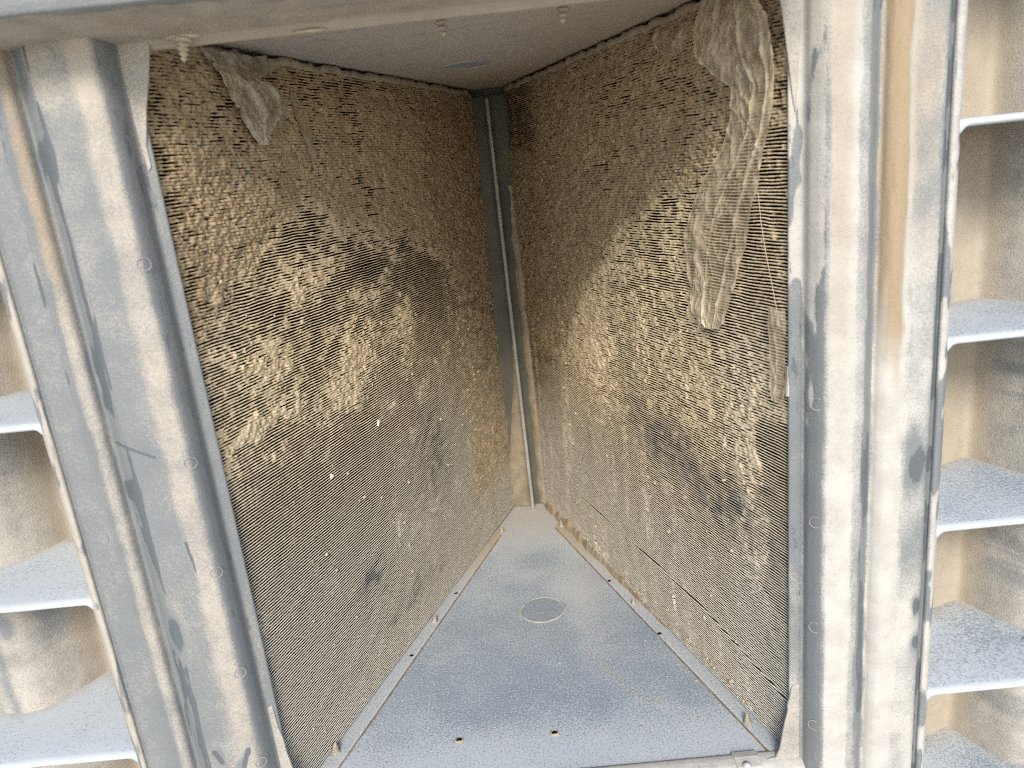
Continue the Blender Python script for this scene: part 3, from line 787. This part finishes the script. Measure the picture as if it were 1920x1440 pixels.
# bright metal clip on the right post's inner edge
clip = thing('metal_clip', 'small bright metal clip on the inner edge of the right post', 'clip', None, (0.2505, -0.003, 0.395))
bm = bmesh.new()
add_hull(bm, [Vector((-.0035, -.002, -.0135)), Vector((.003, -.0042, -.013)), Vector((.003, .001, -.013)), Vector((-.0035, .003, -.0135))],
         [Vector((-.0022, -.002, .0135)), Vector((.0036, -.0045, .013)), Vector((.0036, .001, .013)), Vector((-.0022, .003, .0135))])
bevel(link('clip_body', bm_mesh('clip_body', bm), M_ZINC, clip), 0.0006)
bm = bmesh.new()
add_hull(bm, [Vector((-.0042, .003, -.0125)), Vector((-.0030, -.0026, -.0125)), Vector((-.0024, -.0022, -.0125)), Vector((-.0036, .0034, -.0125))],
         [Vector((-.0028, .003, .0125)), Vector((-.0018, -.0026, .0125)), Vector((-.0012, -.0022, .0125)), Vector((-.0022, .0034, .0125))])
link('clip_lip', bm_mesh('clip_lip', bm), M_LIP, clip)

# ------------------------------------------------------------------ top beam and bottom rail
beam = thing('top_beam', 'pale dusty beam across the top of the opening, screw tips under it', 'beam', None, (0, 0, 0.71))
prof = [(.016, .724), (.014, .7125), (.002, .7085), (-.002, .7085), (-.0045, .7105), (-.010, .7135), (-.030, .7145), (-.084, .7195), (-.0885, .7215), (-.090, .7275), (-.090, .86)]
pts = np.array(prof)
seg = np.concatenate([[0], np.cumsum(np.hypot(*np.diff(pts, axis=0).T))])
tt = np.unique(np.concatenate([seg, np.linspace(0, 0.125, 80)]))
py = np.interp(tt, seg, pts[:, 0]); pz = np.interp(tt, seg, pts[:, 1])
for _ in range(2):
    py[1:-1] = 0.25 * py[:-2] + 0.5 * py[1:-1] + 0.25 * py[2:]; pz[1:-1] = 0.25 * pz[:-2] + 0.5 * pz[1:-1] + 0.25 * pz[2:]
xx = np.concatenate([np.linspace(-0.95, -0.47, 40), np.linspace(-0.46, 0.248, 280)])
X, Y = np.meshgrid(xx, py); Z = np.broadcast_to(pz[:, None], X.shape)
n1 = fbm(X * 18, Y * 60, 4, 3); n2 = fbm(X * 60, Y * 90, 3, 5)
d = 0.85 + 0.5 * (n2 - 0.5) - 0.75 * sst(-.080, -.086, Y + 0.016 * (n1 - 0.5)) + 0.3 * (Y > -.012)
sa = 0.35 + 0.2 * n1
link('beam_face', grid_mesh('beam_face', np.stack([X, Y + 0.0006 * (n1 - .5), Z - 0.71 + 0.0012 * (n1 - .5)], -1), {'dust': np.clip(d, 0, 1.1), 'sand': sa}, flip=True), M_FRAME, beam, True)
for x, y in ((-0.0163, 0.05), (0.0855, 0.05)):
    screw(beam, (x, y, 0.0150), (math.pi, 0, 0), 1.4)
screw(beam, (-0.205, -0.012, 0.002), (math.pi, 0, 0), 1.15)
bm = bmesh.new()
add_prism(bm, [(0.2465, -0.085), (0.2478, -0.085), (0.2478, 0.015), (0.2465, 0.015)], 0.0135, 0.145)
link('end_cap', bm_mesh('end_cap', bm), M_CASE, beam)
bm = bmesh.new()                                   # flattened dab of sealant near the left screw, and one mid beam
for x, y, z, a, b_, c_ in ((-0.205, -0.010, 0.0035, .014, .008, .0022), (-0.112, -0.0035, -0.0005, .014, .003, .0012)):
    bmesh.ops.create_icosphere(bm, subdivisions=3, radius=1, matrix=Matrix.Translation((x, y, z)) @ Matrix.Diagonal((a, b_, c_, 1)))
me = bpy.data.meshes.new('sealant'); bm.to_mesh(me); bm.free()
link('sealant', me, M_SCREW, beam, True)

rail = thing('bottom_rail', 'pale rounded rail across the foot of the opening', 'rail', None, (0, 0, 0))
prof = [(.006, -.004), (.0055, .002), (.002, .0042), (-.004, .0048), (-.012, .004), (-.018, .001), (-.021, -.006), (-.022, -.06)]
pts = np.array(prof); seg = np.concatenate([[0], np.cumsum(np.hypot(*np.diff(pts, axis=0).T))])
tt = np.linspace(0, seg[-1], 60); py = np.interp(tt, seg, pts[:, 0]); pz = np.interp(tt, seg, pts[:, 1])
xx = np.linspace(-0.262, 0.262, 200)
X, Y = np.meshgrid(xx, py); Z = np.broadcast_to(pz[:, None], X.shape)
link('rail_face', grid_mesh('rail_face', np.stack([X, Y, Z], -1), {'dust': 0.95 + 0 * X, 'sand': 0.05 + 0 * X}, flip=True), M_FRAME, rail, True)
bm = bmesh.new(); add_hull(bm, [Vector((.194, .0062, -.02)), Vector((.194, .0058, .0045)), Vector((.194, -.004, .0068)), Vector((.194, -.016, .0050)), Vector((.194, -.0235, -.004)), Vector((.194, -.0240, -.06))],
                           [Vector((.219, .0062, -.02)), Vector((.219, .0058, .0045)), Vector((.219, -.004, .0068)), Vector((.219, -.016, .0050)), Vector((.219, -.0235, -.004)), Vector((.219, -.0240, -.06))])
me = bm_mesh('bracket', bm)
for k, v in (('dust', .9), ('sand', .05)):
    at = me.attributes.new(k, 'FLOAT', 'POINT'); at.data.foreach_set('value', [v] * len(me.vertices))
bevel(link('bracket', me, M_FRAME, rail), 0.001)
bm = bmesh.new(); add_lathe(bm, [(.0042, 0), (.0044, .0012), (.0030, .0022), (.0026, .0034), (.0012, .0042)], 12, axis=Matrix.Rotation(math.radians(30), 3, 'X'))
bo = link('bolt', bm_mesh('bolt', bm), M_ZINC, rail, True); bo.location = (.2035, -.0150, .0052)

# ------------------------------------------------------------------ louver panels beside the bay
def louver(side, label):
    sg = 1 if side == 'r' else -1
    x0 = pj(0.387 if side == 'r' else -0.3995, -0.02)
    root = thing('louver_panel', label, 'louver panel', 'louver panels beside the bay', (x0, 0, 0))
    # plan of the bent back sheet
    plan = [(0.385, 0.086), (0.440, 0.104), (0.484, 0.1215), (0.4885, 0.117), (0.500, 0.092), (0.513, 0.066), (0.520, 0.058), (0.535, 0.0535), (0.560, 0.056), (0.585, 0.075), (0.60, 0.10), (0.67, 0.1215), (0.675, 0.117), (0.70, 0.066), (0.73, 0.056), (0.77, 0.09), (0.84, 0.12), (0.96, 0.10)]
    if side == 'l': plan = [(0.392, 0.090), (0.440, 0.108), (0.482, 0.1235), (0.487, 0.118), (0.498, 0.096), (0.513, 0.074), (0.524, 0.063), (0.540, 0.057), (0.565, 0.060), (0.590, 0.08), (0.605, 0.10), (0.67, 0.1215), (0.675, 0.117), (0.70, 0.066), (0.73, 0.056), (0.77, 0.09), (0.84, 0.12), (0.96, 0.10)]
    pa = np.array(plan); seg = np.concatenate([[0], np.cumsum(np.hypot(*np.diff(pa, axis=0).T))])
    tt = np.linspace(0, seg[-1], 200)
    bx = np.interp(tt, seg, pa[:, 0]); by = np.interp(tt, seg, pa[:, 1])
    for _ in range(2):
        bx[1:-1] = 0.25 * bx[:-2] + 0.5 * bx[1:-1] + 0.25 * bx[2:]; by[1:-1] = 0.25 * by[:-2] + 0.5 * by[1:-1] + 0.25 * by[2:]
    zz = np.linspace(-0.2, 0.95, 300)
    X, Z = np.meshgrid(sg * bx, zz); Y = np.broadcast_to(by, X.shape)
    AX = np.abs(X)
    n1 = fbm(AX * 30, Z * 10, 4, 6 if sg > 0 else 7); n2 = fbm(AX * 18, Z * 70, 3, 4); n3 = fbm(AX * 90, Z * 20, 3, 14)
    cell = (Z - (0.239 if sg > 0 else 0.251)) / 0.1775
    fc = cell - np.floor(cell)
    d = 1.0 - 0.35 * sst(0.488, 0.50, AX) * (0.4 + 0.9 * n1)
    d -= (0.45 if sg > 0 else 0.2) * sst(0.490, 0.502, AX) * sst(0.50, 0.70, n2) * sst(0.2, 0.5, fc) * (0.3 + n1)
    d -= 0.5 * blob(AX, fc, 0.552, 0.5, 0.006, 2)
    if sg < 0:
        d -= 1.0 * blob(AX, Z, 0.505, 0.205, 0.008, 0.025) + 1.0 * blob(AX, Z, 0.535, 0.195, 0.006, 0.012) + 0.8 * blob(AX, Z, 0.520, 0.235, 0.02, 0.008)
    sa = np.clip(0.62 - 0.34 * sst(0.487, 0.505, AX) + 0.2 * (n1 - 0.5), 0, 1)
    link('back_sheet', grid_mesh('back_sheet', np.stack([X - x0, Y, Z], -1), {'dust': np.clip(d, 0, 1.1), 'sand': sa}, flip=(sg < 0)), M_FRAME, root, True)
    zs = (0.239 + 0.1788 * np.arange(-2, 4)) if sg > 0 else (0.250 + 0.1745 * np.arange(-2, 4))
    for zf in zs:
        zf = 0.5911 + (zf - 0.5911) * 0.968        # shelf front edges stand 20 mm nearer than the frame plane
        # rolled-edge shelf: top skin, lip, underside
        fy = -0.020
        prof = [(1.0, 0.0), (0.8, 0.0002), (0.5, 0.0003), (0.2, 0.0001), (0.06, -0.0002), (0.02, -0.0010), (0.0, -0.0030), (0.004, -0.0052), (0.03, -0.0066), (0.3, -0.0066), (1.0, -0.0066)]
        xs = np.concatenate([np.linspace(abs(x0) - 0.001, 0.64, 90), np.linspace(0.65, 0.95, 40)])
        bk = np.interp(xs, bx, by) + 0.001
        rows = []
        for f, dzv in prof:
            fil = 0.008 * np.clip(1 - (xs - abs(x0)) / 0.008, 0, 1) ** 2 * (1 if dzv < -0.004 else 0)
            rows.append(np.stack([sg * xs - x0, fy + (bk - fy) * f, zf + dzv - fil + 0.0006 * (fbm(xs * 40, xs * 0 + f * 3, 2, 5) - 0.5) * (1 if 0.0 < f < 0.9 else 0)], -1))
        P = np.stack(rows, 0)
        XX = np.broadcast_to(xs, P.shape[:2]); FF = np.array([p[0] for p in prof])[:, None] + 0 * XX
        n4 = fbm(XX * 50, FF * 5 + zf * 31, 3, 9)
        d = 0.62 + 0.16 * (n4 - 0.5) + 0.5 * (FF < 0.03)
        d = d - 0.35 * blob(XX, FF, 0.50, 0.62, 0.04, 0.16) if sg > 0 else d + 0.15
        link('shelf', grid_mesh('shelf', P, {'dust': np.clip(d, 0, 1.1), 'sand': 0.02 + 0.5 * sst(0.80, 1.0, FF)}, flip=(sg < 0)), M_PANEL, root, True)  # panel's blue puts the sky's reflection into the shelf colour
        if sg > 0:
            bm = bmesh.new()
            add_hull(bm, [Vector((sg * .505 - x0, .036, zf)), Vector((sg * .56 - x0, .044, zf)), Vector((sg * .56 - x0, .050, zf)), Vector((sg * .505 - x0, .041, zf))],
                     [Vector((sg * .507 - x0, .037, zf + .004)), Vector((sg * .56 - x0, .045, zf + .004)), Vector((sg * .56 - x0, .049, zf + .004)), Vector((sg * .507 - x0, .040, zf + .004))])
            bevel(link('tab', bm_mesh('tab', bm), M_ZINC, root), 0.001)
    return root
louver('r', 'louver panel right of the right post, white lipped shelves over beige recesses')
louver('l', 'louver panel left of the left post, brown dusted recesses between white shelves')

# ------------------------------------------------------------------ torn plastic films
def film(label, side, rows, nu=40, nv=120, base=0.006, amp=0.006, opac=0.6, seed=1, belly=0.0, folds=(), mat=None):
    """rows: (z, s_left, s_right, extra offset, opacity) listed from top to bottom, in wall coordinates"""
    R_ = np.array(rows, float)
    tv = np.linspace(0, 1, nv); ti = np.linspace(0, 1, len(R_))
    a_, t_, n_, S_ = coil_frame(side)
    def sm(c):
        v = np.interp(tv, ti, R_[:, c])
        for _ in range(3): v[1:-1] = 0.25 * v[:-2] + 0.5 * v[1:-1] + 0.25 * v[2:]
        return v
    z, sl_, sr_, ex, op = (sm(i) for i in range(5))
    wd = (sl_ - sr_).__abs__()[:, None].mean()
    sl_ = sl_ + 0.10 * wd * (fbm(z * 45, z * 0, 4, seed) - 0.5); sr_ = sr_ + 0.08 * wd * (fbm(z * 45, z * 0, 4, seed + 1) - 0.5)
    u = np.linspace(0, 1, nu)
    U, V = np.meshgrid(u, tv)
    s = sl_[:, None] + (sr_ - sl_)[:, None] * U
    Z = np.broadcast_to(z[:, None], s.shape) + 0.004 * (fbm(s * 60, U * 0 + 2, 2, seed + 2) - 0.5)
    wx = 0.02 * (fbm(s * 50, Z * 30, 3, seed + 7) - 0.5); wz = 0.03 * (fbm(s * 50 + 7, Z * 30, 3, seed + 8) - 0.5)
    rid = 1 - np.abs(2 * fbm((s + wx) * 70 + Z * 14, (Z + wz) * 12, 2, seed + 3) - 1)
    rid2 = 1 - np.abs(2 * fbm((s + wx) * 60 - Z * 26, (Z + wz) * 22 + s * 20, 2, seed + 4) - 1)
    rid3 = 1 - np.abs(2 * fbm((s - wx) * 110 + Z * 60, (Z + wz) * 60, 2, seed + 6) - 1)
    rid, rid2, rid3 = (np.clip((q - 0.45) / 0.55, 0, 1) for q in (rid, rid2, rid3))
    off = base + ex[:, None] + amp * (0.45 * rid ** 2 + 0.7 * rid2 ** 3 + 0.6 * rid3 ** 3 - 0.2) + belly * np.sin(math.pi * U)
    dens = op[:, None] * (0.80 + 0.35 * rid2 ** 6 + 0.3 * rid ** 8) + 0.32 * np.clip(rid2 ** 8 + rid3 ** 10, 0, 1) + 0.38 * (sst(0.09, 0.0, U) + sst(0.91, 1.0, U))
    for (u0, u1, wd, hgt) in folds:                # long rolled pleats running down the sheet
        uc = u0 + (u1 - u0) * V
        k = np.exp(-((U - uc) / wd) ** 2)
        off = off + hgt * k; dens = dens + 0.30 * k
    P = wall_pt(side, s, Z, np.maximum(off, 0.001))
    org = P.reshape(-1, 3).mean(0)
    o = link('plastic_film', grid_mesh('plastic_film', P - org, {'film': np.clip(dens, 0, 1)}, flip=(side == 'l')), mat or M_FILM, None, True)
    o.location = org
    tag(o, label, 'plastic film', 'torn plastic films stuck on the coils')
    return o

film('long torn sheet of cloudy plastic film hanging down the right coil', 'r',
     [(.724, .096, .048, .003, .66), (.708, .110, .030, .005, .62), (.692, .117, .014, .007, .58), (.674, .114, .007, .007, .60), (.657, .094, .007, .005, .68), (.643, .066, .008, .003, .60),
      (.618, .066, .012, .003, .44), (.590, .086, .020, .003, .35), (.555, .124, .034, .003, .28), (.515, .150, .047, .003, .26), (.480, .150, .064, .002, .30), (.460, .147, .076, .002, .50), (.446, .143, .080, .003, .66), (.434, .138, .084, .004, .82), (.424, .124, .098, .003, .86)],
     80, 260, 0.002, 0.0020, seed=3, folds=((.70, .30, .018, .0016), (.94, .70, .02, .0018), (.30, .22, .10, .0006)))
film('short crumpled wisp of clear film at the top, left of the long sheet', 'r',
     [(.708, .186, .128, .002, .22), (.700, .192, .122, .003, .28), (.692, .185, .120, .003, .30), (.684, .170, .120, .002, .26)], 50, 30, 0.002, 0.003, seed=13)
film('grey crumpled pouch of dusty film hung at the top of the left coil', 'l',
     [(.718, .070, .166, .003, .93), (.708, .076, .164, .004, .95), (.698, .082, .140, .006, .95), (.692, .085, .158, .007, .90), (.682, .090, .172, .008, .86), (.670, .096, .174, .008, .84), (.660, .103, .164, .006, .88), (.650, .112, .146, .004, .95), (.640, .122, .134, .003, .95)],
     70, 110, 0.003, 0.0034, seed=23, belly=0.004, folds=((.30, .45, .05, .003), (.85, .75, .05, .003)), mat=mat_film('grimy_plastic_film', (0.27, 0.23, 0.165), (0.40, 0.355, 0.27)))
film('narrow strip of film caked in brown dust, right of the pouch on the left coil', 'l',
     [(.692, .194, .206, .0, .95), (.67, .197, .213, .001, .95), (.65, .204, .219, .001, .95), (.63, .211, .223, .0005, .95), (.608, .217, .222, .000, .95)], 14, 50, 0.0006, 0.0010, seed=33, mat=M_BROWN)
film('small rectangular scrap of film beside the right post', 'r',
     [(.457, .018, -.002, .002, .50), (.44, .020, -.002, .002, .42), (.42, .019, -.002, .002, .42), (.40, .018, -.002, .002, .48), (.385, .019, -.002, .002, .52), (.372, .016, .002, .001, .5)], 24, 60, 0.002, 0.0016, seed=43)

# straw fibre, white flakes
bm = bmesh.new()
add_tube(bm, [Vector(wall_pt('r', s, z, .006 + .002 * math.sin(i))) for i, (s, z) in enumerate(((.030, .555), (.024, .53), (.018, .505), (.012, .478), (.008, .455), (.004, .43)))], 0.00024, 5)
o = link('straw_fibre', bm_mesh('straw_fibre', bm), M_STRAW, None, True); tag(o, 'thin yellow straw fibre over the right coil beside the post', 'fibre')
for i, (s, z, r, lab) in enumerate(((.263, .315, .0031, 'white flake stuck midway on the left coil, the upper one'), (.151, .293, .0029, 'white flake low on the left coil, nearer the left post'))):
    bm = bmesh.new()
    bmesh.ops.create_icosphere(bm, subdivisions=2, radius=1)
    for v in bm.verts:
        v.co *= 1 + 0.35 * math.sin(7 * v.co.x + 5 * v.co.z + i)
        v.co = Vector((v.co.x * r, v.co.y * r * 0.35, v.co.z * r * (1.1 - 0.2 * i)))
    me = bpy.data.meshes.new('white_flake'); bm.to_mesh(me); bm.free()
    o = link('white_flake', me, M_WHITE); tag(o, lab, 'flake', 'white flakes on the left coil')
    o.location = Vector(wall_pt('l', s, z, .0012)); o.rotation_euler = (0, 0.4, math.radians(70))

# cabinet panel behind everything so no sky shows through
bm = bmesh.new()
add_prism(bm, [(-0.97, 0.70), (0.97, 0.70), (0.97, 0.73), (-0.97, 0.73)], -0.3, 0.95)
o = link('cabinet_back', bm_mesh('cabinet_back', bm), M_CASE); o['kind'] = 'structure'
